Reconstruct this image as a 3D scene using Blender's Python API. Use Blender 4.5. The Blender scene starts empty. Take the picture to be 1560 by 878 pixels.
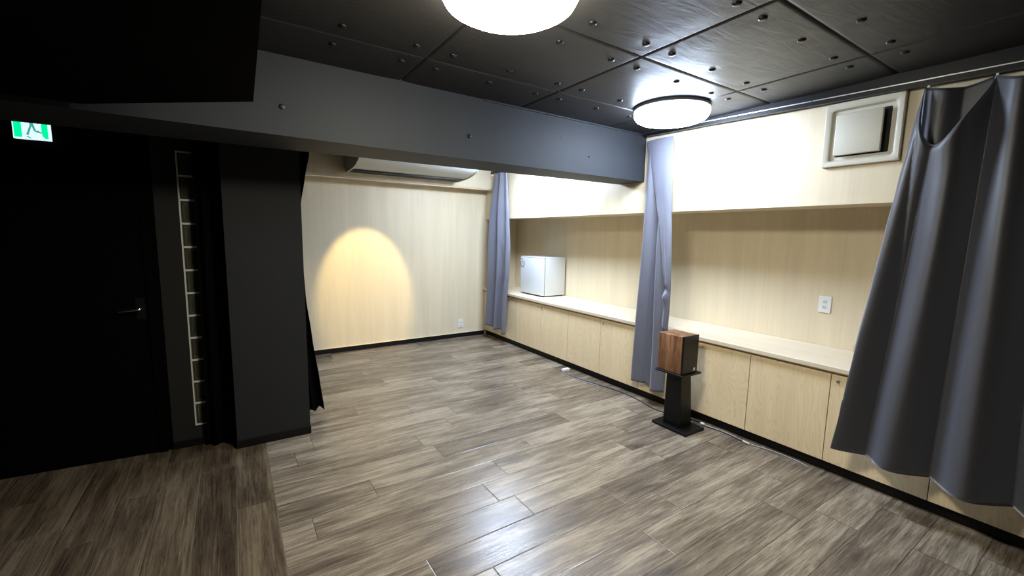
import bpy, bmesh, math, random
from mathutils import Vector, Matrix
random.seed(7)
C = bpy.context.scene
COL = C.collection
PI = math.pi

# ------------------------------------------------------------------ helpers
def bx(bm, x0, x1, y0, y1, z0, z1, bev=0.0, seg=2, mi=0):
    r = bmesh.ops.create_cube(bm, size=1.0)
    vs = r['verts']
    for v in vs:
        v.co = Vector(((x0+x1)/2 + v.co.x*(x1-x0), (y0+y1)/2 + v.co.y*(y1-y0), (z0+z1)/2 + v.co.z*(z1-z0)))
    fs = list({f for v in vs for f in v.link_faces})
    for f in fs: f.material_index = mi
    if bev > 0:
        es = list({e for v in vs for e in v.link_edges})
        bmesh.ops.bevel(bm, geom=es, offset=bev, segments=seg, profile=0.5, affect='EDGES')

def prism(bm, pts, a0, a1, axis='z', mi=0):
    """extrude a closed 2-D outline: axis z -> (x,y); axis x -> (y,z); axis y -> (x,z)"""
    def P(p, a):
        if axis == 'z': return (p[0], p[1], a)
        if axis == 'x': return (a, p[0], p[1])
        return (p[0], a, p[1])
    lo = [bm.verts.new(P(p, a0)) for p in pts]
    hi = [bm.verts.new(P(p, a1)) for p in pts]
    n = len(pts)
    fs = [bm.faces.new(lo[::-1]), bm.faces.new(hi)]
    for i in range(n):
        fs.append(bm.faces.new((lo[i], lo[(i+1) % n], hi[(i+1) % n], hi[i])))
    for f in fs: f.material_index = mi
    bmesh.ops.recalc_face_normals(bm, faces=fs)

def lathe(bm, prof, cx, cy, n=48, axis='z', cz=0.0, mi=0):
    """prof: (radius, height) pairs; closed with caps where the radius is 0"""
    rings = []
    for (r, h) in prof:
        ring = []
        for i in range(n if r > 1e-6 else 1):
            a = 2*PI*i/n
            c, s = r*math.cos(a), r*math.sin(a)
            if axis == 'z': co = (cx+c, cy+s, cz+h)
            elif axis == 'x': co = (cx+h, cy+c, cz+s)
            else: co = (cx+c, cy+h, cz+s)
            ring.append(bm.verts.new(co))
        rings.append(ring)
    fs = []
    for a, b in zip(rings, rings[1:]):
        for i in range(n):
            j = (i+1) % n
            if len(a) == 1 and len(b) == 1: continue
            if len(a) == 1: fs.append(bm.faces.new((a[0], b[j], b[i])))
            elif len(b) == 1: fs.append(bm.faces.new((a[i], a[j], b[0])))
            else: fs.append(bm.faces.new((a[i], a[j], b[j], b[i])))
    for f in fs: f.material_index = mi
    bmesh.ops.recalc_face_normals(bm, faces=fs)

def tube(bm, pts, r, n=8):
    pts = [Vector(p) for p in pts]
    rings = []
    for i, p in enumerate(pts):
        d = (pts[min(i+1, len(pts)-1)] - pts[max(i-1, 0)]).normalized()
        up = Vector((0, 0, 1)) if abs(d.z) < .9 else Vector((1, 0, 0))
        s = d.cross(up).normalized(); u = s.cross(d)
        rings.append([bm.verts.new(p + s*r*math.cos(2*PI*k/n) + u*r*math.sin(2*PI*k/n)) for k in range(n)])
    fs = [bm.faces.new(rings[0]), bm.faces.new(rings[-1][::-1])]
    for a, b in zip(rings, rings[1:]):
        for k in range(n):
            fs.append(bm.faces.new((a[k], a[(k+1) % n], b[(k+1) % n], b[k])))
    bmesh.ops.recalc_face_normals(bm, faces=fs)

def smooth_path(pts, n=8):
    out = []
    P = [Vector(p) for p in pts]
    for i in range(len(P)-1):
        p0, p1, p2, p3 = P[max(i-1, 0)], P[i], P[i+1], P[min(i+2, len(P)-1)]
        for k in range(n):
            t = k/n
            out.append(0.5*((2*p1)+(-p0+p2)*t+(2*p0-5*p1+4*p2-p3)*t*t+(-p0+3*p1-3*p2+p3)*t**3))
    out.append(P[-1])
    return out

def obj(name, bm, mat, parent=None, smooth=False, origin=None):
    me = bpy.data.meshes.new(name)
    bm.normal_update()
    # origin at the base centre of the mesh
    if bm.verts:
        xs = [v.co.x for v in bm.verts]; ys = [v.co.y for v in bm.verts]; zs = [v.co.z for v in bm.verts]
        o0 = Vector(origin) if origin else Vector(((min(xs)+max(xs))/2, (min(ys)+max(ys))/2, min(zs)))
    else: o0 = Vector((0, 0, 0))
    for v in bm.verts: v.co -= o0
    if smooth:
        for f in bm.faces: f.smooth = True
    bm.to_mesh(me); bm.free()
    for m in (mat if isinstance(mat, (list, tuple)) else [mat]): me.materials.append(m)
    o = bpy.data.objects.new(name, me); COL.objects.link(o)
    if parent:
        o.parent = parent
        w = Vector((0, 0, 0)); p = parent
        while p: w += p.location; p = p.parent
        o.location = o0 - w
    else: o.location = o0
    if smooth == 'auto':
        pass
    return o

def autosmooth(o, deg=35):
    for p in o.data.polygons: p.use_smooth = True
    bm = bmesh.new(); bm.from_mesh(o.data)
    for e in bm.edges:
        if len(e.link_faces) == 2 and e.calc_face_angle(0) > math.radians(deg): e.smooth = False
    bm.to_mesh(o.data); bm.free()
    return o

def thing(name, label, cat, loc, group=None):
    o = bpy.data.objects.new(name, None); COL.objects.link(o)
    o.location = loc; o.empty_display_size = .1
    return tag(o, label, cat, group)

def tag(o, label, cat, group=None):
    o['label'] = label; o['category'] = cat
    if group: o['group'] = group
    return o

def struct(name, bm, mat, parent=None, label=None, smooth=False):
    o = obj(name, bm, mat, parent, smooth)
    if not parent: o['kind'] = 'structure'
    if label: o['label'] = label
    return o

def B(): return bmesh.new()

# ------------------------------------------------------------------ materials
class N:
    def __init__(s, name):
        s.m = bpy.data.materials.new(name); s.m.use_nodes = True
        s.t = s.m.node_tree; s.t.nodes.clear()
        s.out = s.t.nodes.new('ShaderNodeOutputMaterial')
        s.p = s.t.nodes.new('ShaderNodeBsdfPrincipled')
        s.t.links.new(s.p.outputs[0], s.out.inputs[0])
    def n(s, typ, **kw):
        nd = s.t.nodes.new(typ)
        for k, v in kw.items(): setattr(nd, k, v)
        return nd
    def l(s, a, b): s.t.links.new(a, b)
    def set(s, sock, v):
        if hasattr(v, 'links') or isinstance(v, bpy.types.NodeSocket): s.l(v, sock)
        else: sock.default_value = v
    def math(s, op, a, b=0.0, c=None):
        nd = s.n('ShaderNodeMath', operation=op)
        s.set(nd.inputs[0], a); s.set(nd.inputs[1], b)
        if c is not None: s.set(nd.inputs[2], c)
        return nd.outputs[0]
    def ramp(s, f, stops, interp='LINEAR'):
        nd = s.n('ShaderNodeValToRGB'); nd.color_ramp.interpolation = interp
        cr = nd.color_ramp
        while len(cr.elements) < len(stops): cr.elements.new(.5)
        for e, (pos, c) in zip(cr.elements, stops): e.position = pos; e.color = (*c, 1) if len(c) == 3 else c
        s.l(f, nd.inputs[0]); return nd.outputs[0]
    def pos(s):
        return s.n('ShaderNodeNewGeometry').outputs['Position']
    def mapping(s, v, scale=(1, 1, 1), loc=(0, 0, 0), rot=(0, 0, 0)):
        nd = s.n('ShaderNodeMapping')
        nd.inputs['Scale'].default_value = scale; nd.inputs['Location'].default_value = loc; nd.inputs['Rotation'].default_value = rot
        s.l(v, nd.inputs[0]); return nd.outputs[0]
    def noise(s, v, scale, detail=4, rough=.55, dist=0):
        nd = s.n('ShaderNodeTexNoise')
        s.l(v, nd.inputs['Vector']); nd.inputs['Scale'].default_value = scale
        nd.inputs['Detail'].default_value = detail; nd.inputs['Roughness'].default_value = rough; nd.inputs['Distortion'].default_value = dist
        return nd.outputs[0]
    def mix(s, f, a, b, mode='MIX'):
        nd = s.n('ShaderNodeMix', data_type='RGBA', blend_type=mode)
        s.set(nd.inputs[0], f)
        for i, v in ((6, a), (7, b)):
            if isinstance(v, tuple): nd.inputs[i].default_value = (*v, 1) if len(v) == 3 else v
            else: s.l(v, nd.inputs[i])
        return nd.outputs[2]
    def bump(s, h, strength=.3, dist=.01, normal=None):
        nd = s.n('ShaderNodeBump'); nd.inputs['Strength'].default_value = strength; nd.inputs['Distance'].default_value = dist
        s.l(h, nd.inputs['Height'])
        if normal: s.l(normal, nd.inputs['Normal'])
        return nd.outputs[0]
    def base(s, v): s.set(s.p.inputs['Base Color'], (*v, 1) if isinstance(v, tuple) and len(v) == 3 else v)
    def rough(s, v): s.set(s.p.inputs['Roughness'], v)

def plain(name, col, rough=.5, metal=0.0, bump=0.0, bscale=200, spec=.5, var=.0):
    k = N(name); k.rough(rough); k.p.inputs['Metallic'].default_value = metal
    k.p.inputs['Specular IOR Level'].default_value = spec
    pos = k.pos()
    nz = k.noise(pos, 3.0, 5)
    lo = tuple(c*(1-var) for c in col); hi = tuple(min(1, c*(1+var)) for c in col)
    k.base(k.ramp(nz, [(.3, lo), (.7, hi)]))
    if bump: k.l(k.bump(k.noise(pos, bscale, 3), bump, .002), k.p.inputs['Normal'])
    return k.m

def emit(name, col, strength):
    k = N(name); k.base((*[c*.8 for c in col],)); k.p.inputs['Emission Color'].default_value = (*col, 1)
    k.p.inputs['Emission Strength'].default_value = strength
    return k.m

def maple(name, tone=(1, 1, 1), along='z', sheet=.45, cathedral=0.0):
    """pale maple laminate, grain running up the sheet"""
    k = N(name); pos = k.pos()
    sc = (24, 24, .8) if along == 'z' else (24, .8, 24)
    fine = k.noise(k.mapping(pos, sc), 3.2, 6, .6, .3)
    broad = k.noise(k.mapping(pos, (5, 5, .35) if along == 'z' else (5, .35, 5)), 1.7, 3, .5, .6)
    a = tuple(x*t for x, t in zip((.645, .545, .372), tone)); b = tuple(min(.9, x*t) for x, t in zip((.76, .66, .475), tone)); c = tuple(x*t for x, t in zip((.71, .608, .425), tone))
    col = k.ramp(fine, [(.25, a), (.5, c), (.72, b)])
    col = k.mix(.55, col, k.ramp(broad, [(.3, tuple(x*.92 for x in c)), (.7, tuple(min(1, x*1.1) for x in c))]))
    if cathedral:
        oi = k.n('ShaderNodeObjectInfo')
        sh = k.n('ShaderNodeVectorMath', operation='ADD')
        rnd = k.math('MULTIPLY', oi.outputs['Random'], 9.0)
        cmb = k.n('ShaderNodeCombineXYZ'); k.l(rnd, cmb.inputs[0]); k.l(rnd, cmb.inputs[2])
        tc = k.n('ShaderNodeTexCoord')
        k.l(tc.outputs['Object'], sh.inputs[0]); k.l(cmb.outputs[0], sh.inputs[1])
        w = k.noise(k.mapping(sh.outputs[0], (3, 4.2, .75)), 1.5, 2, .45, .3)
        band = k.math('FRACT', k.math('MULTIPLY', w, 22.0))
        band = k.math('POWER', band, 3.0)
        fac = k.math('MULTIPLY', band, cathedral)
        col = k.mix(fac, col, tuple(x*.70 for x in c))
    k.base(col); k.rough(.42)
    k.p.inputs['Specular IOR Level'].default_value = .35
    k.l(k.bump(fine, .08, .002), k.p.inputs['Normal'])
    return k.m

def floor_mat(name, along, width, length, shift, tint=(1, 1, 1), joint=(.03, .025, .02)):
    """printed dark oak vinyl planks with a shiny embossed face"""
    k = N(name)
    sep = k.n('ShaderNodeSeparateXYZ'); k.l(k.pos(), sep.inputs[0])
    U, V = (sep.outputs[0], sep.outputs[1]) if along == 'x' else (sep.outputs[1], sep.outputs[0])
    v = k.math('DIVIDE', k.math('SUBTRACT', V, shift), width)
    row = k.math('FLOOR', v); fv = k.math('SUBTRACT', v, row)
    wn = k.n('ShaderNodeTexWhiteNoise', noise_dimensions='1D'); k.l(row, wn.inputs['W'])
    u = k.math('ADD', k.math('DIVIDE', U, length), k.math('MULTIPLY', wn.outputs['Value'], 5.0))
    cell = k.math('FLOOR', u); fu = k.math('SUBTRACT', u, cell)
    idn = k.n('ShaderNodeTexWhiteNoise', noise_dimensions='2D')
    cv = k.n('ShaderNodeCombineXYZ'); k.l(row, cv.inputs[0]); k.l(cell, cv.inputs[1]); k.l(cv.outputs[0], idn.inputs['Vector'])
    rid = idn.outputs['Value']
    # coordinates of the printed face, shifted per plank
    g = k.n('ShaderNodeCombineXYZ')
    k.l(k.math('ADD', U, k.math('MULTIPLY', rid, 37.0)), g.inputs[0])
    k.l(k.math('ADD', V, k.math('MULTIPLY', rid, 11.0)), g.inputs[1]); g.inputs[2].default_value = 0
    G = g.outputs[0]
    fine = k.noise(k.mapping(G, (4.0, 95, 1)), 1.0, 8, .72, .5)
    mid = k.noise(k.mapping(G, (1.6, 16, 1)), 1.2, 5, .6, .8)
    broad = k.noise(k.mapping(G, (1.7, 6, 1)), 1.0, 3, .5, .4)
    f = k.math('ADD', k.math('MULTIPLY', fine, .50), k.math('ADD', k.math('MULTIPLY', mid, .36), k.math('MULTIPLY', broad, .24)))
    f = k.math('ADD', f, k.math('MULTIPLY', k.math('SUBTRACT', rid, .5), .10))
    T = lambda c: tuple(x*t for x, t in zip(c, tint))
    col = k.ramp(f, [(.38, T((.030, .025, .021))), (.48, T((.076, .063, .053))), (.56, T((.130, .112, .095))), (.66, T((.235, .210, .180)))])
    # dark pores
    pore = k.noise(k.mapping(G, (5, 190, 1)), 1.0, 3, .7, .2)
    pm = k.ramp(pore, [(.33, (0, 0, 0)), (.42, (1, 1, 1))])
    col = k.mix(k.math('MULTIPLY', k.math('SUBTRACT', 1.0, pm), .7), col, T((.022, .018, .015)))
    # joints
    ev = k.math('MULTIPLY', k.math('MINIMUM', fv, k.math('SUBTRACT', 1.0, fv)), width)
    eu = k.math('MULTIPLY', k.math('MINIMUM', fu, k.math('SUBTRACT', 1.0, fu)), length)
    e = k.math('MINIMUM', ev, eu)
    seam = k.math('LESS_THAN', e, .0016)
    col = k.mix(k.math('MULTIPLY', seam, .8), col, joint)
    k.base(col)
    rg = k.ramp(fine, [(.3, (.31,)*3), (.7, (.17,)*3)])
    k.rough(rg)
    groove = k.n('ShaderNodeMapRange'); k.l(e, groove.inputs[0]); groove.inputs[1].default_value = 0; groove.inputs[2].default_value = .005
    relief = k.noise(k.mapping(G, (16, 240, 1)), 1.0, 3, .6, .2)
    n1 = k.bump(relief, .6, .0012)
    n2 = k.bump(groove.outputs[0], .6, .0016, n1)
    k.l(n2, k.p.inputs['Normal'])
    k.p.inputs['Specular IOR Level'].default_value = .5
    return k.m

def leather_mat(name):
    k = N(name); pos = k.pos()
    w = k.noise(k.mapping(pos, (2.2, 9, 1), rot=(0, 0, .35)), 1.6, 4, .55, 1.2)
    f = k.noise(pos, 160, 2)
    n1 = k.bump(w, .28, .010); n2 = k.bump(f, .12, .001, n1)
    k.l(n2, k.p.inputs['Normal'])
    k.base((.016, .0145, .0135)); k.rough(.47)
    k.p.inputs['Specular IOR Level'].default_value = .55
    return k.m

def cloth_mat(name, col, rough=.45, sheen=.3):
    k = N(name); pos = k.pos()
    wv = k.noise(k.mapping(pos, (1, 1, .3)), 600, 2)
    k.base(k.ramp(wv, [(.3, tuple(c*.85 for c in col)), (.7, tuple(c*1.15 for c in col))]))
    k.rough(rough)
    k.p.inputs['Sheen Weight'].default_value = sheen
    k.p.inputs['Sheen Roughness'].default_value = .4
    k.p.inputs['Sheen Tint'].default_value = (.75, .8, 1, 1)
    cr = k.noise(k.mapping(pos, (1, 1, .45)), 14, 4, .55, .6)
    n1 = k.bump(cr, .18, .012)
    k.l(k.bump(wv, .1, .0008, n1), k.p.inputs['Normal'])
    return k.m

def walnut_mat(name):
    k = N(name); pos = k.pos()
    g = k.noise(k.mapping(pos, (40, 40, 3)), 2.0, 5, .6, .8)
    b = k.noise(k.mapping(pos, (13, 13, .8)), 1.0, 2)
    col = k.ramp(k.math('ADD', k.math('MULTIPLY', g, .5), k.math('MULTIPLY', b, .5)), [(.37, (.075, .030, .013)), (.5, (.20, .092, .042)), (.62, (.34, .175, .085))])
    k.base(col); k.rough(.4); return k.m

M = {}
M['maple'] = maple('maple_laminate')
M['door'] = maple('maple_door', (1.22, 1.14, 1.01), cathedral=.42)
M['top'] = maple('maple_worktop', (1.0, 1.0, 1.04), along='y')
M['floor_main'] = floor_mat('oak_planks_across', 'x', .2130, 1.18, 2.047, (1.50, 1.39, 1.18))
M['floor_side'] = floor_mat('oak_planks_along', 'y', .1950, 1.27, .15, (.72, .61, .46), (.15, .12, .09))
M['paint'] = plain('charcoal_paint', (.031, .034, .0385), .62, bump=.25, bscale=260, var=.06, spec=.24)
M['black'] = plain('black_paint', (.0016, .0016, .0016), .8, bump=.2, bscale=260, var=.05, spec=.03)
M['column'] = plain('soot_paint', (.019, .019, .0185), .8, bump=.3, bscale=260, var=.06, spec=.2)
M['skirting'] = plain('black_skirting', (.003, .003, .003), .5, spec=.3)
M['leather'] = leather_mat('black_leatherette')
M['blackplastic'] = plain('black_plastic', (.006, .006, .007), .38, spec=.35)
M['blackwood'] = plain('black_satin', (.0035, .0035, .004), .42, bump=.1, spec=.3)
M['alu'] = plain('aluminium', (.62, .62, .62), .35, 1.0)
M['chrome'] = plain('chrome', (.75, .74, .72), .18, 1.0)
M['white'] = plain('white_enamel', (.65, .665, .66), .32)
M['whiteplastic'] = plain('white_plastic', (.78, .78, .75), .4)
M['ac'] = plain('air_conditioner_plastic', (.46, .47, .44), .45)
M['cream'] = plain('cream_plastic', (.60, .565, .45), .45)
M['beige'] = plain('beige_plastic', (.55, .45, .33), .5)
M['grey'] = plain('grey_rubber', (.10, .10, .10), .6)
M['cord'] = plain('grey_white_cord', (.38, .38, .36), .5)
M['print'] = plain('grey_print', (.10, .13, .14), .5)
M['dark'] = plain('dark_gap', (.006, .006, .006), .8)
M['curtain'] = cloth_mat('charcoal_satin_lit', (.150, .152, .182), .46, .35)  # the near curtain's fabric, lightened: strong lamplight put into the base colour
M['curtain_near'] = cloth_mat('charcoal_satin_near', (.031, .030, .035), .52, 1.0)
M['curtain_near'].node_tree.nodes['Principled BSDF'].inputs['Specular IOR Level'].default_value = 1.0
M['blackcloth'] = cloth_mat('black_cloth', (.0016, .0016, .0016), .95, 0.0)
M['walnut'] = walnut_mat('walnut_veneer')
M['grout'] = plain('white_mortar', (.62, .61, .55), .8, bump=.3)
M['warm_lamp'] = emit('warm_diffuser', (1.05, 1.0, .84), 70)
M['cool_lamp'] = emit('cool_diffuser', (.80, .95, 1.22), 62)
M['far_lamp'] = emit('cool_diffuser_far', (.80, .95, 1.20), 102)
M['signgreen'] = emit('green_sign_light', (.0, .85, .33), 1.0)
M['signwhite'] = emit('white_sign_light', (.72, .92, 1.0), .95)
M['signfigure'] = emit('sign_figure_light', (.10, .55, .42), .6)
def glass():
    k = N('rippled_glass'); pos = k.pos()
    k.base((.24, .235, .16)); k.rough(.12)
    k.p.inputs['Transmission Weight'].default_value = .82; k.p.inputs['IOR'].default_value = 1.45
    k.l(k.bump(k.noise(pos, 42, 3, .6, 2.0), .9, .012), k.p.inputs['Normal'])
    return k.m
M['glass'] = glass()
M['glassedge'] = plain('frosted_glass_edge', (.17, .17, .15), .5)

# ------------------------------------------------------------------ room shell
# x: to the right along the back wall, y: away from the camera, z: up
XR, XN, YB, ZC = 3.395, 3.98, 5.95, 2.58
bm = B()
def quad(bm, pts, mi=0):
    f = bm.faces.new([bm.verts.new(p) for p in pts]); f.material_index = mi; return f
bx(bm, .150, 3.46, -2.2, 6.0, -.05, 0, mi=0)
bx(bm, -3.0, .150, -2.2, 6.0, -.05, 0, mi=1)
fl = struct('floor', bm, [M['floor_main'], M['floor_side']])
# joint strip between the two lays of planks
# ceiling of padded panels
px0, pw, py0, ph = .03, .95, .27, .71
bx_off = (.105, .475, .845); by_off = (.12, .59)
btn = []
def ceil_z(x, y):
    fx = (x-px0) % pw; fy = (y-py0) % ph
    ex = min(fx, pw-fx); ey = min(fy, ph-fy)
    e = min(ex, ey)
    z = ZC
    z += .012*max(0, 1-e/.011)
    z -= .004*min(1, e/.12)
    for ox in bx_off:
        for oy in by_off:
            d = math.hypot(fx-ox, fy-oy)
            if d < .09: z += .006*(1-d/.09)**2
    return z
bm = B()
xs = []; x = -.3
def axis_samples(lo, hi, origin, pitch, step):
    s = set()
    n = int((hi-lo)/step)
    for i in range(n+1): s.add(round(lo+i*(hi-lo)/n, 4))
    k = math.floor((lo-origin)/pitch)
    while origin+k*pitch < hi:
        for d in (-.022, -.0115, -.004, 0, .004, .0115, .022):
            v = origin+k*pitch+d
            if lo <= v <= hi: s.add(round(v, 4))
        k += 1
    return sorted(s)
gx = axis_samples(-.1, 3.40, px0, pw, .035)
gy = axis_samples(-.6, 6.0, py0, ph, .035)
grid = [[bm.verts.new((x, y, ceil_z(x, y))) for y in gy] for x in gx]
for i in range(len(gx)-1):
    for j in range(len(gy)-1):
        bm.faces.new((grid[i][j], grid[i][j+1], grid[i+1][j+1], grid[i+1][j]))
for f in bm.faces: f.smooth = True
bx(bm, -3.0, 4.1, -2.2, 6.1, ZC+.03, ZC+.08)
bx(bm, -3.0, -.1, -2.2, 6.1, ZC-.001, ZC+.03)
bx(bm, -.1, 3.4, -2.2, -.6, ZC-.001, ZC+.03)
ceil = struct('ceiling', bm, M['leather'])
def button_bm():
    b = B(); lathe(b, [(0, -.012), (.011, -.0115), (.018, -.008), (.020, -.003), (.020, .006), (0, .006)], 0, 0, 14)
    for f in b.faces: f.smooth = True
    return b
base_btn = None
lamps_xy = [(.955, 1.50), (2.83, 2.16), (2.83, 4.30)]
for i in range(0, 4):
    for j in range(-1, 4):
        for ox in bx_off:
            for oy in by_off:
                X, Y = px0+i*pw+ox, py0+j*ph+oy
                if X > 3.30 or Y > 2.78 or Y < -.4: continue
                if X < .2 and Y < 2.4: continue
                if any(math.hypot(X-a, Y-b) < .29 for a, b in lamps_xy): continue
                if base_btn is None:
                    base_btn = obj('button', button_bm(), M['blackplastic'], ceil, origin=(0, 0, 0))
                    o = base_btn
                else:
                    o = base_btn.copy(); COL.objects.link(o); o.parent = ceil
                o.location = Vector((X, Y, ZC+.002)) - ceil.location
# lowered black soffit, upper left
bm = B()
prism(bm, [(.118, 2.26), (.095, 1.2), (.085, -2.2), (-3.0, -2.2), (-3.0, 2.79), (-.535, 2.785)], 2.160, ZC, 'z')
tr = struct('ceiling_soffit', bm, M['black'])
# beam across the room
bm = B()
prism(bm, [(-3.0, 2.79), (3.395, 2.855), (3.395, 3.17), (-3.0, 3.42)], 2.14, ZC+.02, 'z')
beam = struct('ceiling_beam', bm, M['paint'])
def bolt_bm():
    b = B(); lathe(b, [(0, -.012), (.012, -.011), (.014, -.005), (.022, -.003), (.024, .002), (0, .002)], 0, 0, 14, axis='y'); return b
b0 = None
for X, Z in ((.285, 2.297), (1.475, 2.303), (2.65, 2.299), (2.33, 2.41)):
    r = .72 if Z < 2.4 else .3
    o = obj('bolt', bolt_bm(), M['blackplastic'], beam, origin=(0, 0, 0)) if b0 is None else b0.copy()
    if b0 is None: b0 = o
    else: COL.objects.link(o); o.parent = beam
    o.scale = (r, r, r)
    o.location = Vector((X, 2.79+(X+3)/6.395*.065, Z)) - beam.location
# beam cap strip under the ceiling
bm = B(); prism(bm, [(1.6, 2.826), (3.39, 2.845), (3.39, 2.87), (1.6, 2.85)], ZC-.016, ZC-.004, 'z')
struct('trim_1', bm, M['paint'])

# right wall: bulkhead over the long recess
bm = B()
bx(bm, XR, 4.1, -2.2, 5.69, 1.855, ZC+.02)
bx(bm, XR, 4.1, 5.69, 6.1, 1.855, ZC+.02)
bulk = struct('wall_right_upper', bm, M['maple'])
bm = B(); bx(bm, XR-.004, XR+.012, -2.2, YB, 1.840, 1.858)
struct('trim_2', bm, M['maple'])
bm = B(); bx(bm, XN, XN+.1, -2.2, 6.1, 0, 1.9)
struct('wall_right', bm, M['maple'])
# back wall with its boxed top
bm = B(); bx(bm, .25, 4.1, YB, YB+.1, 0, ZC+.02)
struct('wall_back', bm, M['maple'])
bm = B(); bx(bm, .25, XR-.002, 5.70, YB, 2.285, ZC+.02)
struct('wall_back_upper', bm, M['maple'])
bm = B(); bx(bm, .25, XR, 5.690, 5.702, 2.268, 2.290); bx(bm, .25, XR, 5.69, YB, 2.28, 2.286)
struct('trim_3', bm, M['maple'])
bm = B(); bx(bm, .32, 3.38, YB-.015, YB, 0, .065, .003)
struct('baseboard_back', bm, M['skirting'])
bm = B(); bx(bm, .32, 3.38, YB-.017, YB, .065, .071)
struct('trim_4', bm, M['maple'])
# left of the back bay
bm = B(); bx(bm, .22, .32, 4.05, 6.0, 0, ZC+.02)
struct('wall_left_back', bm, M['black'])
# column
bm = B(); bx(bm, -.030, .462, 3.598, 3.86, 0, ZC)
struct('wall_column', bm, M['column'])
bm = B(); bx(bm, -.036, .468, 3.590, 3.87, 0, .060, .002)
struct('baseboard_column', bm, M['skirting'])
# door wall (slightly turned)
def wall_line(x): return 3.826 + (-.406-x)*.0905
bm = B()
xa, xb = -3.05, -.42
prism(bm, [(xa, wall_line(xa)), (xb, wall_line(xb)), (xb, 4.1), (xa, 4.3)], 0, ZC+.02, 'z')
struct('wall_left_front', bm, M['black'])
bm = B()
ys = 3.822
for (x0, x1, z0, z1) in ((-.42, -.285, 0, ZC), (-.105, .02, 0, ZC), (-.285, -.105, 0, .150), (-.285, -.105, 2.140, ZC)):
    bx(bm, x0, x1, ys, ys+.12, z0, z1)
struct('wall_glass_block', bm, M['column'])
bm = B(); bx(bm, -.42, .0, ys-.010, ys, 0, .055, .002)
struct('baseboard_left', bm, M['skirting'])
bm = B(); bx(bm, -.6, .22, 4.5, 4.55, 0, ZC); struct('wall_corridor', bm, M['black'])
bm = B(); bx(bm, -3.1, -3.0, -2.2, 4.3, 0, ZC+.02); struct('wall_left', bm, M['black'])
bm = B(); bx(bm, -3.1, 4.1, -2.3, -2.2, 0, ZC+.02); struct('wall_front', bm, M['black'])

# black door in the door wall: leaf, frame, lever
D = B()
ang = math.atan(.0905)
def onwall(x, off, z): return Vector((x - off*math.sin(ang), wall_line(x) - off*math.cos(ang), z))
def wbox(bm, x0, x1, o0, o1, z0, z1):
    a = onwall(x0, o0, 0); b = onwall(x1, o0, 0); c = onwall(x1, o1, 0); d = onwall(x0, o1, 0)
    prism(bm, [(p.x, p.y) for p in (a, b, c, d)], z0, z1, 'z')
wbox(D, -1.34, -.50, .001, .012, .01, 2.04)
door = struct('door_1', D, M['black'])
D = B(); wbox(D, -1.39, -1.345, .001, .02, 0, 2.09); wbox(D, -.495, -.45, .001, .02, 0, 2.09); wbox(D, -1.39, -.45, .001, .02, 2.045, 2.09)
obj('door_frame', D, M['black'], door)
D = B()
p0 = onwall(-.535, .012, 1.055)
tube(D, [p0, onwall(-.535, .055, 1.055)], .009, 10)
tube(D, smooth_path([onwall(-.535, .055, 1.055), onwall(-.56, .058, 1.053), onwall(-.60, .058, 1.050), onwall(-.645, .050, 1.047)], 5), .0085, 10)
obj('door_handle', D, M['chrome'], door, True, origin=p0)
D = B(); wbox(D, -.56, -.51, .012, .017, .98, 1.13); obj('handle_plate', D, M['blackplastic'], door)

# glass block strip
w1 = bpy.data.objects.new('window_1', None); COL.objects.link(w1); w1.location = (-.195, ys, .155); w1['kind'] = 'structure'
nb = 12; zb0, zb1 = .155, 2.137; pit = (zb1-zb0)/nb
bm = B()
gx0, gx1 = -.285, -.105
for i in range(nb+1):
    z = zb0+i*pit
    bx(bm, gx0, gx1, ys+.002, ys+.09, z-.0065, z+.0065)
bx(bm, gx0, gx0+.009, ys+.0025, ys+.09, zb0, zb1); bx(bm, gx1-.009, gx1, ys+.0025, ys+.09, zb0, zb1)
obj('mortar', bm, M['grout'], w1)
g0 = None
for i in range(nb):
    z = zb0+i*pit
    if g0 is None:
        bm = B()
        bx(bm, gx0+.010, gx1-.010, ys+.012, ys+.085, z+.0075, z+pit-.0075, .008, 2)
        # raised rim round the face
        a0, a1, c0, c1 = gx0+.010, gx1-.010, z+.0075, z+pit-.0075
        for (x0, x1, z0, z1) in ((a0, a0+.012, c0, c1), (a1-.012, a1, c0, c1), (a0, a1, c0, c0+.012), (a0, a1, c1-.012, c1)):
            bx(bm, x0, x1, ys+.006, ys+.013, z0, z1, .002, 1)
        a0, a1, c0, c1 = a0+.013, a1-.013, c0+.013, c1-.013
        for (x0, x1, z0, z1) in ((a0, a0+.003, c0, c1), (a1-.003, a1, c0, c1), (a0, a1, c0, c0+.003), (a0, a1, c1-.003, c1)):
            bx(bm, x0, x1, ys+.009, ys+.013, z0, z1, .001, 1, 1)
        g0 = obj('glass_block', bm, [M['glass'], M['glassedge']], w1)
    else:
        o = g0.copy(); COL.objects.link(o); o.parent = w1; o.location = g0.location + Vector((0, 0, pit*i))

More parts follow.
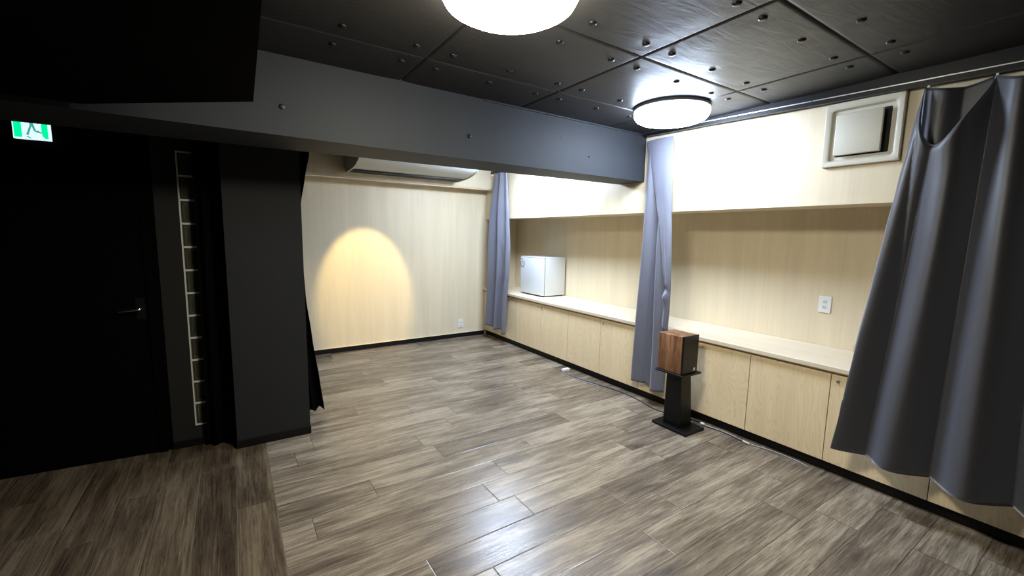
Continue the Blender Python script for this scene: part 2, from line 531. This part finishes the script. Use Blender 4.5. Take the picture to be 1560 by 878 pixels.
# ------------------------------------------------------------------ exit sign
sx0, sx1, sz0, sz1 = -1.046, -.888, 2.128, 2.236
sg = thing('exit_sign', 'lit green and white emergency exit sign with running figure above the dark door', 'exit sign', onwall(-.967, 0, 2.13))
fo = .030
bm = B(); wbox(bm, sx0, sx1, .0, fo, sz0, sz1); obj('housing', bm, M['signwhite'], sg)
def sign_poly(bm, pts, o0, o1):
    W, H = sx1-sx0, sz1-sz0
    P = [(sx0+u*W, sz1-v*H) for u, v in pts]
    lo = [bm.verts.new(onwall(x, o0, z)) for x, z in P]; hi = [bm.verts.new(onwall(x, o1, z)) for x, z in P]
    n = len(P); bm.faces.new(hi); bm.faces.new(lo[::-1])
    for i in range(n): bm.faces.new((lo[i], lo[(i+1) % n], hi[(i+1) % n], hi[i]))
    bmesh.ops.recalc_face_normals(bm, faces=bm.faces[:])
bm = B()
sign_poly(bm, [(.035, .07), (.245, .07), (.245, .93), (.035, .93)], fo, fo+.0012)
obj('green_panel', bm, M['signgreen'], sg); bm = B()
sign_poly(bm, [(.79, .07), (.965, .07), (.965, .93), (.88, .93), (.80, .78), (.79, .55)], fo, fo+.0012)
obj('green_panel', bm, M['signgreen'], sg)
bm = B()
for poly in ([(.27, .08), (.36, .08), (.36, .13), (.27, .11)],
             [(.47, .06), (.56, .06), (.62, .40), (.64, .55), (.58, .55), (.53, .28), (.42, .80), (.36, .76), (.48, .25)],
             [(.58, .55), (.68, .50), (.80, .60), (.80, .66), (.66, .62)],
             [(.38, .83), (.52, .96), (.46, .96), (.36, .88)],
             [(.66, .10), (.74, .10), (.70, .17)]):
    sign_poly(bm, poly, fo, fo+.002)
obj('running_figure', bm, M['signfigure'], sg)

# ------------------------------------------------------------------ cabinets
ck = B(); bx(ck, 3.420, XN, -2.2, YB, 0, .076)
struct('baseboard_right', ck, M['skirting'])
XF = 3.380
units = [(-.475, .07, .615), (.615, 1.157, 1.70), (1.70, 2.242, 2.79), (2.79, 3.337, 3.885), (3.885, 4.432, 4.98), (4.98, 5.520, YB-.002)]
# y0 .. mid .. y1 ; the lock sits on the nearer door of each pair, beside the middle joint
labels = ['pale maple base cabinet nearest the camera, behind the big charcoal curtain',
          'pale maple base cabinet below the wall socket, lower left of the big charcoal curtain',
          'pale maple base cabinet right behind the small walnut loudspeaker on its stand',
          'pale maple base cabinet just left of the twisted middle curtain',
          'pale maple base cabinet below the white mini fridge',
          'last pale maple base cabinet, in the far corner behind the slim curtain']
for (y0, ym, y1), lb in zip(units, labels):
    t = thing('base_cabinet', lb, 'cabinet', (3.68, (y0+y1)/2, .078), 'maple base cabinets under the long worktop')
    bm = B(); bx(bm, XF+.020, XN-.004, y0+.001, y1-.001, .078, .706); obj('carcass', bm, M['dark'], t)
    for k, (a, b) in enumerate(((y0, ym), (ym, y1))):
        bm = B(); bx(bm, XF, XF+.019, a+.0022, b-.0022, .080, .702, .0015, 1)
        d = obj('door', bm, M['door'], t)
        if k == 0:
            bm = B(); lathe(bm, [(0, -.010), (.007, -.010), (.009, -.008), (.010, -.002), (.013, 0), (0, 0)], XF, ym-.042, 20, 'x', .658)
            h = obj('lock', bm, M['chrome'], d, True); h['label'] = 'small round chrome lock'
bm = B()
bx(bm, 3.355, XN-.002, -2.1, YB-.002, .724, .757, .003, 2)
bx(bm, XF+.010, XN-.004, -2.1, YB-.004, .706, .724)
wt = tag(obj('worktop', bm, M['top']), 'long pale maple worktop running over the row of cabinets', 'worktop')

# ------------------------------------------------------------------ sockets
def plate(name, label, x0, x1, y0, y1, z0, z1, face, sockets):
    if face == 'x': c = (x1, (y0+y1)/2, z0)
    else: c = ((x0+x1)/2, y1, z0)
    t = thing(name, label, 'wall socket', c)
    bm = B(); bx(bm, x0, x1, y0, y1, z0, z1, .0025, 2); obj('cover_plate', bm, M['whiteplastic'], t)
    zc = (z0+z1)/2; h = (z1-z0)
    for dz in sockets:
        z = zc+dz*h
        bm = B()
        if face == 'x':
            bx(bm, x0-.003, x0+.002, (y0+y1)/2-.016, (y0+y1)/2+.016, z-.013, z+.013, .002, 1)
            s = obj('receptacle', bm, M['white'], t)
            bm = B()
            for q in (-.006, .006): bx(bm, x0-.0035, x0-.0025, (y0+y1)/2+q-.0012, (y0+y1)/2+q+.0012, z-.005, z+.005)
            obj('slot', bm, M['dark'], s)
        else:
            bx(bm, (x0+x1)/2-.016, (x0+x1)/2+.016, y0-.003, y0+.002, z-.013, z+.013, .002, 1)
            s = obj('receptacle', bm, M['white'], t)
            bm = B()
            for q in (-.006, .006): bx(bm, (x0+x1)/2+q-.0012, (x0+x1)/2+q+.0012, y0-.0035, y0-.0025, z-.005, z+.005)
            obj('slot', bm, M['dark'], s)
plate('wall_socket', 'white double wall socket in the recess above the worktop', XN-.010, XN, 1.414, 1.502, 1.026, 1.160, 'x', (-.16, .16))
plate('wall_socket', 'white wall socket low on the far wall by the corner', 2.918, 2.998, YB-.010, YB, .150, .285, 'y', (.12, -.25))
bm = B(); bx(bm, XN-.03, XN, 1.15, 1.237, .7575, .815, .006, 2)
tag(obj('cable_cover', bm, M['beige']), 'small beige cable cover on the worktop at the edge of the big curtain', 'cable cover')

# ------------------------------------------------------------------ ventilator on the bulkhead
vt = thing('wall_ventilator', 'cream square wall ventilator with a floating front panel on the upper wall', 'ventilator', (XR, 1.147, 2.09))
def ringframe(bm, y0, y1, z0, z1, iy0, iy1, iz0, iz1, xo, xi, xb):
    """picture-frame moulding on the plane x=XR: outer edge at xb, face at xo, inner lip at xi"""
    def rect(a, b, c, d, x, rad=.012, n=4):
        out = []
        for cy, cz, a0 in ((b-rad, d-rad, 0), (a+rad, d-rad, 90), (a+rad, c+rad, 180), (b-rad, c+rad, 270)):
            for k in range(n+1):
                t = math.radians(a0+90*k/n); out.append(bm.verts.new((x, cy+rad*math.cos(t), cz+rad*math.sin(t))))
        return out
    loops = [rect(y0, y1, z0, z1, xb, .006), rect(y0, y1, z0, z1, xo+.004, .006), rect(y0+.005, y1-.005, z0+.005, z1-.005, xo, .008),
             rect(iy0-.022, iy1+.022, iz0-.022, iz1+.022, xo, .02), rect(iy0-.010, iy1+.010, iz0-.010, iz1+.010, xo+.006, .02),
             rect(iy0, iy1, iz0, iz1, xi, .012), rect(iy0+.02, iy1-.02, iz0+.02, iz1-.02, xi+.002, .008), rect(iy0+.022, iy1-.022, iz0+.022, iz1-.022, xb-.001, .008)]
    for A, Bq in zip(loops, loops[1:]):
        n = len(A)
        for i in range(n): bm.faces.new((A[i], A[(i+1) % n], Bq[(i+1) % n], Bq[i]))
    bmesh.ops.recalc_face_normals(bm, faces=bm.faces[:])
bm = B(); ringframe(bm, .938, 1.345, 2.088, 2.492, .982, 1.300, 2.130, 2.440, XR-.030, XR-.006, XR)
autosmooth(obj('frame', bm, M['cream'], vt), 30)
bm = B(); bx(bm, XR-.004, XR-.001, 1.0, 1.30, 2.15, 2.44); obj('duct_opening', bm, M['dark'], vt)
bm = B(); bx(bm, XR-.046, XR-.028, 1.030, 1.278, 2.155, 2.412, .006, 3); autosmooth(obj('front_panel', bm, M['cream'], vt), 50)
for yy, zz in ((1.06, 2.2), (1.26, 2.2), (1.06, 2.39), (1.26, 2.39)):
    bm = B(); bx(bm, XR-.03, XR-.002, yy-.006, yy+.006, zz-.006, zz+.006); obj('spacer', bm, M['cream'], vt)

# ------------------------------------------------------------------ air conditioner under the ceiling, behind the beam
ac = thing('air_conditioner', 'grey white ceiling-hung air conditioner with a curved belly before the far wall', 'air conditioner', (2.0, 5.4, 2.34))
prof = [(4.98, 2.56), (4.99, 2.46), (5.03, 2.425), (5.10, 2.398), (5.20, 2.374), (5.32, 2.358), (5.44, 2.350), (5.50, 2.347), (5.50, 2.356), (5.60, 2.356), (5.60, 2.344), (5.675, 2.342), (5.69, 2.36), (5.69, 2.565)]
bm = B(); prism(bm, prof, 1.262, 2.738, 'x'); autosmooth(obj('casing', bm, M['ac'], ac), 30)
e = [(4.975, 2.565), (4.985, 2.458), (5.03, 2.418), (5.10, 2.391), (5.20, 2.367), (5.32, 2.350), (5.44, 2.342), (5.60, 2.337), (5.685, 2.336), (5.69, 2.36), (5.69, 2.57)]
for a, b in ((1.245, 1.263), (2.737, 2.755)):
    bm = B(); prism(bm, e, a, b, 'x'); obj('end_cap', bm, M['ac'], ac)
bm = B(); bx(bm, 1.275, 2.725, 5.40, 5.64, 2.340, 2.3475)
for i in range(6): bx(bm, 1.28, 2.72, 5.415+i*.036, 5.430+i*.036, 2.336, 2.341)
obj('air_grille', bm, M['blackplastic'], ac)
for xx in (1.4, 2.6):
    bm = B(); bx(bm, xx-.02, xx+.02, 5.1, 5.6, 2.56, ZC); obj('bracket', bm, M['grey'], ac)

# ------------------------------------------------------------------ ceiling lamps
def ceiling_lamp(x, y, label, mat):
    t = thing('ceiling_lamp', label, 'ceiling lamp', (x, y, ZC), 'round ceiling lamps')
    bm = B(); lathe(bm, [(0, -.006), (.262, -.006), (.272, -.012), (.275, -.028), (.272, -.034), (.258, -.034), (0, -.030)], x, y, 64, cz=ZC+.004)
    obj('base', bm, M['grey'], t, True)
    bm = B(); lathe(bm, [(0, -.029), (.262, -.0305), (.268, -.036), (.270, -.060), (.255, -.088), (.225, -.104), (.16, -.118), (.08, -.124), (0, -.126)], x, y, 64, cz=ZC)
    obj('diffuser', bm, mat, t, True)
ceiling_lamp(*lamps_xy[0], 'round ceiling lamp glowing warm white, cut by the top edge of the photo', M['warm_lamp'])
ceiling_lamp(*lamps_xy[1], 'round ceiling lamp glowing cool white above the middle curtain', M['cool_lamp'])
ceiling_lamp(*lamps_xy[2], 'round cool white ceiling lamp hidden behind the beam over the far bay', M['far_lamp'])
# small spotlight that washes the far wall
sl = thing('spotlight', 'small black spotlight behind the beam aimed at the far wall', 'spotlight', (1.47, 4.60, ZC))
bm = B(); lathe(bm, [(0, -.03), (.045, -.03), (.05, -.02), (.05, 0), (0, 0)], 1.47, 4.60, 24, cz=ZC); obj('mounting', bm, M['blackplastic'], sl)
sd = bpy.data.lights.new('spot_beam', 'SPOT'); sd.energy = 175; sd.color = (1, .76, .36); sd.spot_size = math.radians(38.5); sd.spot_blend = .42; sd.shadow_soft_size = .02
so = bpy.data.objects.new('spot_beam', sd); COL.objects.link(so); so.parent = sl
dirv = Vector((.028, math.cos(math.radians(48.5)), -math.sin(math.radians(48.5))))
so.rotation_euler = dirv.to_track_quat('-Z', 'Y').to_euler()
so.location = Vector((0, 0, -.10)) + dirv*.05
bm = B()
q = dirv.to_track_quat('-Z', 'Y')
lathe(bm, [(0, .06), (.022, .06), (.03, .05), (.036, -.045), (.032, -.045), (.026, .04), (0, .04)], 0, 0, 24)
for v in bm.verts: v.co = q @ v.co + Vector((1.47, 4.60, ZC-.10))
obj('lamp_head', bm, M['blackplastic'], sl, True)

# ------------------------------------------------------------------ curtain rail
def rail_dz(y):
    return 0.0 if y > 3 else .0335*(max(0.0, min(y, 2.83))-1.66)
def rail_bx(bm, x0, x1, a, b, z0, z1, drop_top=True):
    ys_ = [a] + [q for q in (-.0001,) if a < q < b] + [b]
    for p, q in zip(ys_, ys_[1:]):
        P = [bm.verts.new((x, y, z + (rail_dz(y) if (z < 2.55 or drop_top) else 0))) for y in (p, q) for x in (x0, x1) for z in (z0, z1)]
        for f in ((0, 1, 3, 2), (4, 6, 7, 5), (0, 4, 5, 1), (2, 3, 7, 6), (0, 2, 6, 4), (1, 5, 7, 3)): bm.faces.new([P[k] for k in f])
    bmesh.ops.recalc_face_normals(bm, faces=bm.faces[:])
rl = thing('curtain_rail', 'long dark curtain rail with a bright edge along the top of the right wall', 'curtain rail', (3.33, .4, 2.5))
bm = B()
for a, b in ((-2.1, 2.83), (3.19, 5.66)):
    rail_bx(bm, 3.318, 3.345, a, b, 2.507, 2.534); rail_bx(bm, 3.322, 3.342, a, b, 2.540, ZC+.012, False)
obj('track', bm, M['blackplastic'], rl)
bm = B()
for a, b in ((-2.1, 1.412), (1.420, 2.83), (3.19, 5.66)): rail_bx(bm, 3.314, 3.346, a, b, 2.534, 2.540)
r2 = obj('rail_lip', bm, M['alu'], rl); r2['label'] = 'bright aluminium edge'
for yy in (-1.2, -.2, .35, 1.416, 2.2, 2.75, 3.4, 4.3, 5.2):
    bm = B(); bx(bm, 3.342, 3.348, yy-.012, yy+.012, 2.5425, ZC+.02); obj('bracket', bm, M['blackplastic'], rl)

# ------------------------------------------------------------------ curtains
def lerp_rows(rows, z):
    """rows: (z, a, b, ...) with z falling"""
    if z >= rows[0][0]: return rows[0][1:]
    for r, s in zip(rows, rows[1:]):
        if z >= s[0]:
            t = (r[0]-z)/(r[0]-s[0]); t = t*t*(3-2*t)*.35 + t*.65
            return tuple(p+(q_-p)*t for p, q_ in zip(r[1:], s[1:]))
    return rows[-1][1:]

def sheet(f, nu, nv, thick=.003):
    """f(u, v) -> point; returns a bmesh with thickness"""
    bm = B()
    g = [[Vector(f(i/nu, j/nv)) for j in range(nv+1)] for i in range(nu+1)]
    nor = [[None]*(nv+1) for _ in range(nu+1)]
    for i in range(nu+1):
        for j in range(nv+1):
            du = g[min(i+1, nu)][j]-g[max(i-1, 0)][j]; dv = g[i][min(j+1, nv)]-g[i][max(j-1, 0)]
            n = du.cross(dv); nor[i][j] = n.normalized() if n.length > 1e-9 else Vector((-1, 0, 0))
    A = [[bm.verts.new(g[i][j]+nor[i][j]*thick/2) for j in range(nv+1)] for i in range(nu+1)]
    Bq = [[bm.verts.new(g[i][j]-nor[i][j]*thick/2) for j in range(nv+1)] for i in range(nu+1)]
    for i in range(nu):
        for j in range(nv):
            bm.faces.new((A[i][j], A[i+1][j], A[i+1][j+1], A[i][j+1]))
            bm.faces.new((Bq[i][j], Bq[i][j+1], Bq[i+1][j+1], Bq[i+1][j]))
    for j in range(nv):
        bm.faces.new((A[0][j], A[0][j+1], Bq[0][j+1], Bq[0][j])); bm.faces.new((A[nu][j], Bq[nu][j], Bq[nu][j+1], A[nu][j+1]))
    for i in range(nu):
        bm.faces.new((A[i][0], Bq[i][0], Bq[i+1][0], A[i+1][0])); bm.faces.new((A[i][nv], A[i+1][nv], Bq[i+1][nv], Bq[i][nv]))
    for f_ in bm.faces: f_.smooth = True
    return bm

def hooks(parent, ylist, z=2.492, x=3.331):
    for yy in ylist:
        bm = B(); tube(bm, smooth_path([(x, yy, z+.012), (x-.008, yy, z-.008), (x-.004, yy+.004, z-.022), (x+.004, yy, z-.012)], 4), .0022, 6)
        bx(bm, x-.006, x+.006, yy-.005, yy+.005, z-.002, z+.012, .001, 1)
        obj('curtain_hook', bm, M['alu'], parent)

def tri(x):  # rounded fold wave
    return math.sin(x) + .18*math.sin(2*x+.6)

# --- slim far curtain
c1 = thing('curtain', 'slim gathered charcoal curtain in the far corner beside the mini fridge', 'curtain', (3.3, 5.4, .2), 'charcoal blackout curtains on the rail')
r1 = [(2.50, 5.515, 5.225), (2.17, 5.590, 5.190), (1.88, 5.640, 5.150), (1.40, 5.655, 5.100), (1.03, 5.668, 5.102), (.74, 5.695, 5.130), (.20, 5.740, 5.150)]
def f1(u, v):
    z = 2.488 - v*(2.488-.205)
    a, b = lerp_rows(r1, z)
    am = .022+.026*min(1, v*2)
    ph = .5*math.sin(v*2.6)
    y = a+(b-a)*u + .012*math.sin(u*4*PI*1.0+ph)
    x = 3.290 - 1.15*am*tri(u*2*PI*2.4+ph) - .02*v - .010*math.sin(v*5+u*3)
    gap = math.exp(-((u-.53-.02*math.sin(v*3))/.05)**2)*max(0, min(1, (v-.42)/.3))
    x = min(x + .11*gap, 3.345)
    z += .02*math.sin(u*2*PI*2)*v*v - .012*u*v
    return (x, y*.986, z)
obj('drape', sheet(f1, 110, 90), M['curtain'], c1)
hooks(c1, (5.24, 5.33, 5.42, 5.50))

# --- middle curtain: pleated back layer and a twisted front layer
c2 = thing('curtain', 'twisted charcoal curtain hanging beside the loudspeaker at the end of the beam', 'curtain', (3.3, 2.65, .19), 'charcoal blackout curtains on the rail')
r2_ = [(2.52, 2.795, 2.53), (2.35, 2.765, 2.52), (2.05, 2.775, 2.50), (1.68, 2.790, 2.50), (1.17, 2.800, 2.48), (.71, 2.812, 2.46), (.19, 2.835, 2.44)]
def f2(u, v):
    z = 2.490 - v*(2.490-.185)
    a, b = lerp_rows(r2_, z)
    y = a+(b-a)*u
    am = .012+.036*min(1, v*1.6)
    x = 3.312 - am*tri(u*2*PI*1.7+.6*v-1.2) - .006*math.sin(9*v+5*u)
    gap = math.exp(-((u-.56+.10*v)/.045)**2)*max(0, min(1, (v-.30)/.25))
    x += .075*gap
    z += .010*math.sin(u*7)*v - .030*u*v*v
    return (min(x, 3.347), y, z)
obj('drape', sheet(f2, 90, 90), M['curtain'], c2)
L2 = [(2.50, 2.785, 2.505), (2.34, 2.745, 2.492), (2.1, 2.685, 2.478), (1.91, 2.635, 2.462), (1.62, 2.562, 2.430), (1.38, 2.515, 2.410), (1.20, 2.478, 2.400), (1.03, 2.475, 2.398), (.80, 2.478, 2.405)]
def f2b(u, v):
    z = 2.490 - v*(2.490-.785)
    a, b = lerp_rows(L2, z)
    y = a+(b-a)*u
    w = min(1, v*1.4)
    x = 3.248 + .050*(1-w) - .018*math.sin(u*PI) - .008*w*tri(u*2*PI*1.2+1.0+v*2)
    # rolled left edge of the twist
    x += .036*math.exp(-(u/.08)**2)*w
    # slack loop low on the twist
    k = math.exp(-((z-1.07)/.045)**2)
    x -= .030*k*math.sin(min(1, u*1.2)*PI)
    x += .022*math.exp(-((z-1.135)/.030)**2)*math.exp(-((u-.35)/.4)**2)
    z += .012*math.sin(u*5)*v
    return (x, y*.990, z)
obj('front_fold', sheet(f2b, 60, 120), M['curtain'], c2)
hooks(c2, (2.53, 2.59, 2.66, 2.72, 2.78))

# --- big near curtain
c3 = thing('curtain', 'big charcoal curtain at the right edge, its top edge drooping between two hooks', 'curtain', (3.25, .3, .22), 'charcoal blackout curtains on the rail')
r3 = [(2.50, .842), (2.338, .866), (2.16, .886), (1.96, .910), (1.67, .942), (1.35, .976), (.97, 1.020), (.52, 1.052), (.22, 1.085)]
# fold nodes from the free edge rightwards: (y at the top, y at the hem, depth toward the room at top, at hem)
nodes = [(.842, 1.085, .015, .050), (.818, 1.060, .050, .085), (.765, .895, .004, .000), (.655, .765, .085, .105), (.575, .600, -.005, -.010),
         (.478, .440, .095, .150), (.370, .285, .0, -.005), (.255, .170, .09, .14), (.130, .040, .0, .0), (.02, -.08, .08, .13), (-.12, -.20, .0, .0),
         (-.24, -.31, .08, .12), (-.36, -.40, .0, .02), (-.50, -.50, .05, .08)]
YE = -.46
def f3(u, v):
    zbot = .268
    (yl,) = lerp_rows(r3, 2.49 - v*(2.49-zbot))
    yl *= 1-.026*v
    y = yl + (YE-yl)*u
    ztop = 2.495 + rail_dz(y)
    z = ztop - v*(ztop-zbot)
    x = 3.318 - .05*v
    vv = v
    P = [((a+(b-a)*vv) if k else yl, c+(d-c)*vv) for k, (a, b, c, d) in enumerate(nodes)]
    for (ya, da), (yb_, db) in zip(P, P[1:]):
        if ya >= y >= yb_:
            t = (ya-y)/max(1e-6, ya-yb_)
            t = (math.sin(t*PI/2) if db > da else 1-math.cos(t*PI/2))*.8 + t*t*(3-2*t)*.2
            x -= da+(db-da)*t
            break
    # slack header between the first two hooks
    uu = (.842-y)/(.842-.575)
    if 0 < uu < 1:
        s = math.sin(PI*uu**.62)**.75
        fall = math.exp(-v*(2.27)/.42)
        z -= .335*s*math.exp(-v*2.27/.55)
        x -= .115*s*fall
        # rolled lip
        x += .05*s*math.exp(-v*2.27/.035)
    # shallow sags between further hooks
    else:
        for a, b in ((.575, .36), (.36, .12), (.12, -.14), (-.14, -.42)):
            if b < y < a: z -= .05*math.sin(PI*(a-y)/(a-b))*math.exp(-v*2.27/.3)
    return (min(x, 3.348), y, z)
obj('drape', sheet(f3, 260, 110), M['curtain_near'], c3)
def f3h(u, v):
    ya, yb_ = .848, .585
    y = ya+(yb_-ya)*u
    z = 2.495 + rail_dz(y) - .030*math.sin(PI*u) - v*.36
    x = 3.352 - .045*math.sin(PI*min(1, u*1.9))*(1 if u < .53 else 0) - .02*math.sin(u*9)*v
    x = 3.338 - .040*max(0, math.sin(PI*u*1.7)) - .02*math.exp(-(u/.06)**2)
    return (x, y, z)
hd = obj('header_flap', sheet(f3h, 40, 20), M['curtain_near'], c3)
for hy in (.835, .575, .36, .12, -.14, -.42): hooks(c3, (hy,), 2.493+rail_dz(hy))

# --- black curtain behind the column and in the gap beside the glass blocks
c4 = thing('curtain', 'black curtain hanging behind the right side of the column', 'curtain', (.50, 3.98, .03))
r4 = [(2.50, .60), (2.24, .585), (2.05, .545), (1.82, .504), (1.48, .497), (1.06, .513), (.7, .55), (.3, .598), (.05, .625)]
def f4(u, v):
    z = 2.50 - v*(2.50-.045)
    (xr,) = lerp_rows(r4, z)
    x = .36+(xr-.36)*u
    y = 3.965 + .030*math.sin(u*2*PI*2.5+.8)*(.4+.6*v)
    return (x, y, z + .012*math.sin(u*23)*v)
M['blackcloth'].node_tree.nodes['Principled BSDF'].inputs['Specular IOR Level'].default_value = .05
obj('drape', sheet(f4, 60, 60), M['blackcloth'], c4)
bm = B(); bx(bm, .33, .66, 3.955, 3.975, 2.50, 2.52)
for yy in (.36, .48, .60): bx(bm, yy-.006, yy+.006, 3.958, 3.972, 2.52, ZC)
obj('track', bm, M['blackplastic'], c4)
c5 = thing('curtain', 'black curtain in the gap between the glass blocks and the column', 'curtain', (-.10, 3.72, .02))
def f5(u, v):
    z = 2.53 - v*(2.53-.02)
    x = -.172+u*.135 - .030*(1-v)*0 + (-.012 + .0*v)
    y = 3.745 + .022*math.sin(u*2*PI*2+.5) - .02*u
    if v > .999: pass
    return (x - .028*v*(1-u) + .0, y, z)
obj('drape', sheet(f5, 50, 40), M['blackcloth'], c5)
bm = B(); bx(bm, -.20, -.035, 3.735, 3.755, 2.53, ZC); obj('track', bm, M['blackplastic'], c5)

# ------------------------------------------------------------------ mini fridge
fr = thing('mini_fridge', 'white cube mini fridge with its door facing the room, on the worktop', 'fridge', (3.76, 4.92, .757))
fy0, fy1, fx0, fx1, fz0, fz1 = 4.640, 5.185, 3.560, 3.955, .772, 1.300
bm = B(); bx(bm, fx0+.042, fx1, fy0, fy1, fz0, fz1, .006, 3); autosmooth(obj('body', bm, M['white'], fr), 50)
bm = B(); bx(bm, fx0, fx0+.036, fy0, fy1, fz0+.004, fz1-.010, .008, 3); fd = autosmooth(obj('door', bm, M['white'], fr), 50)
bm = B(); bx(bm, fx0+.034, fx0+.044, fy0+.008, fy1-.008, fz0+.01, fz1-.014); obj('gasket', bm, M['grey'], fr)
bm = B(); bx(bm, fx0, fx1, fy0-.001, fy1+.001, fz1-.008, fz1+.004, .004, 2); obj('top_panel', bm, M['white'], fr)
bm = B()
def badge(pts, w=.0035):
    for (a, b) in zip(pts, pts[1:]):
        tube(bm, [(fx0-.0008, a[0], a[1]), (fx0-.0008, b[0], b[1])], w, 6)
badge([(5.170, 1.222), (5.172, 1.180), (5.150, 1.150), (5.112, 1.150), (5.095, 1.180), (5.088, 1.222), (5.105, 1.235)], .005)
obj('emblem', bm, M['print'], fd); bm = B()
badge([(5.165, 1.265), (5.128, 1.265), (5.140, 1.277)], .0045); obj('emblem', bm, M['print'], fd); bm = B(); badge([(5.155, 1.21), (5.135, 1.235), (5.12, 1.2), (5.13, 1.175)], .003)
obj('emblem', bm, M['print'], fd)
for xx in (fx0+.05, fx1-.04):
    for yy in (fy0+.04, fy1-.04):
        bm = B(); lathe(bm, [(0, 0), (.018, 0), (.018, .016), (0, .016)], xx, yy, 16, cz=.7572); obj('foot', bm, M['blackplastic'], fr)
bm = B(); bx(bm, fx0+.02, fx1-.01, fy0+.012, fy1-.012, .7625, fz0); obj('base_plinth', bm, M['dark'], fr)

# ------------------------------------------------------------------ speaker stand + speaker
st = thing('speaker_stand', 'black floor stand carrying the small walnut loudspeaker', 'speaker stand', (3.12, 2.14, 0))
bm = B(); bx(bm, 3.000, 3.255, 1.965, 2.300, .002, .024, .003, 2); obj('base_plate', bm, M['blackwood'], st)
bm = B()
def frus(bm, c0, hx0, hy0, z0, c1_, hx1, hy1, z1):
    a = [bm.verts.new((c0[0]+sx*hx0, c0[1]+sy*hy0, z0)) for sx, sy in ((-1, -1), (1, -1), (1, 1), (-1, 1))]
    b = [bm.verts.new((c1_[0]+sx*hx1, c1_[1]+sy*hy1, z1)) for sx, sy in ((-1, -1), (1, -1), (1, 1), (-1, 1))]
    bm.faces.new(a[::-1]); bm.faces.new(b)
    for i in range(4): bm.faces.new((a[i], a[(i+1) % 4], b[(i+1) % 4], b[i]))
frus(bm, (3.135, 2.145), .078, .085, .024, (3.125, 2.150), .066, .070, .482)
bmesh.ops.bevel(bm, geom=bm.edges[:], offset=.004, segments=2, profile=.5, affect='EDGES')
obj('pillar', bm, M['blackwood'], st)
bm = B(); bx(bm, 2.985, 3.235, 2.015, 2.285, .482, .497, .002, 1); obj('top_plate', bm, M['blackwood'], st)
sp = thing('loudspeaker', 'small walnut loudspeaker with a black front, on the black stand', 'loudspeaker', (3.1, 2.15, .497))
bm = B(); bx(bm, 3.000, 3.205, 2.052, 2.278, .498, .812, .003, 2); autosmooth(obj('cabinet', bm, M['walnut'], sp), 50)
bm = B(); bx(bm, 3.003, 3.202, 2.036, 2.053, .501, .815, .003, 2); gr = obj('front_grille', bm, M['blackplastic'], sp)
bm = B(); bx(bm, 3.150, 3.172, 2.034, 2.037, .515, .540, .0005, 1); o = obj('badge', bm, M['whiteplastic'], gr); o['label'] = 'small white badge'
bm = B(); tube(bm, [(3.024, 2.033, .575+.05*k/6) if False else (3.040-.008*math.sin(PI*k/6), 2.034, .60+.045*k/6) for k in range(7)], .0022, 6); o = obj('driver_glint', bm, M['chrome'], gr); o['label'] = 'thin silver arc standing in for a glint'  # chrome arc added to stand for the glint off the driver

# ------------------------------------------------------------------ cables on the floor
cb = thing('extension_cord', 'black cord with a white socket end lying along the cabinets toward the stand', 'cord', (3.30, 3.0, 0))
bm = B(); tube(bm, smooth_path([(3.24, 3.76, .012), (3.20, 3.66, .006), (3.215, 3.45, .005), (3.275, 3.2, .005), (3.315, 2.95, .005), (3.30, 2.70, .005), (3.255, 2.5, .005), (3.27, 2.36, .005), (3.33, 2.2, .005), (3.36, 2.08, .005)], 6), .005, 8)
obj('cable', bm, M['blackplastic'], cb, True)
bm = B(); tube(bm, smooth_path([(3.235, 3.77, .010), (3.185, 3.64, .005), (3.20, 3.42, .005), (3.25, 3.2, .005)], 6), .004, 8)
obj('flex', bm, M['cord'], cb, True)
bm = B(); bx(bm, 3.225, 3.325, 3.755, 3.800, .001, .034, .006, 2); obj('plug', bm, M['whiteplastic'], cb)
cw = thing('extension_cord', 'white cord running along the black plinth right of the speaker stand', 'cord', (3.32, 1.6, 0))
pth = [(3.325, 2.03, .012), (3.345, 1.95, .005), (3.36, 1.84, .005), (3.345, 1.72, .005), (3.335, 1.62, .006), (3.365, 1.5, .005), (3.378, 1.4, .005), (3.370, 1.3, .005), (3.345, 1.22, .005)]
bm = B(); tube(bm, smooth_path(pth, 6), .0036, 8); obj('cable', bm, M['cord'], cw, True)
bm = B(); tube(bm, smooth_path([(p[0]-.010, p[1], .005) for p in pth[:5]], 6), .0045, 8); obj('black_flex', bm, M['blackplastic'], cw, True)
bm = B(); tube(bm, [(3.335, 2.045, .014), (3.330, 2.01, .014)], .011, 10); obj('plug', bm, M['whiteplastic'], cw, True)
bm = B(); tube(bm, [(3.325, 1.675, .011), (3.318, 1.615, .010)], .009, 10); obj('connector', bm, M['cream'], cw, True)

# ------------------------------------------------------------------ camera
f_px, yaw, pitch, roll = 651.92, .582421, .122399, .017690
fw = Vector((math.sin(yaw)*math.cos(pitch), math.cos(yaw)*math.cos(pitch), -math.sin(pitch)))
rt = Vector((math.cos(yaw), -math.sin(yaw), 0)); up = rt.cross(fw)
R_ = rt*math.cos(roll)+up*math.sin(roll); U_ = up*math.cos(roll)-rt*math.sin(roll)
cam = bpy.data.cameras.new('camera'); co = bpy.data.objects.new('camera', cam); COL.objects.link(co)
cam.sensor_width = 36; cam.lens = f_px/1560*36; cam.clip_start = .05
m = Matrix((R_, U_, -fw)).transposed().to_4x4(); m.translation = Vector((0, 0, 1.6)); co.matrix_world = m
C.camera = co

w = bpy.data.worlds.new('world'); C.world = w; w.use_nodes = True
w.node_tree.nodes['Background'].inputs[0].default_value = (0, 0, 0, 1)
w.node_tree.nodes['Background'].inputs[1].default_value = 0
v = C.view_settings
v.view_transform = 'Standard'; v.look = 'None'; v.gamma = 1; v.exposure = .15; v.use_curve_mapping = False
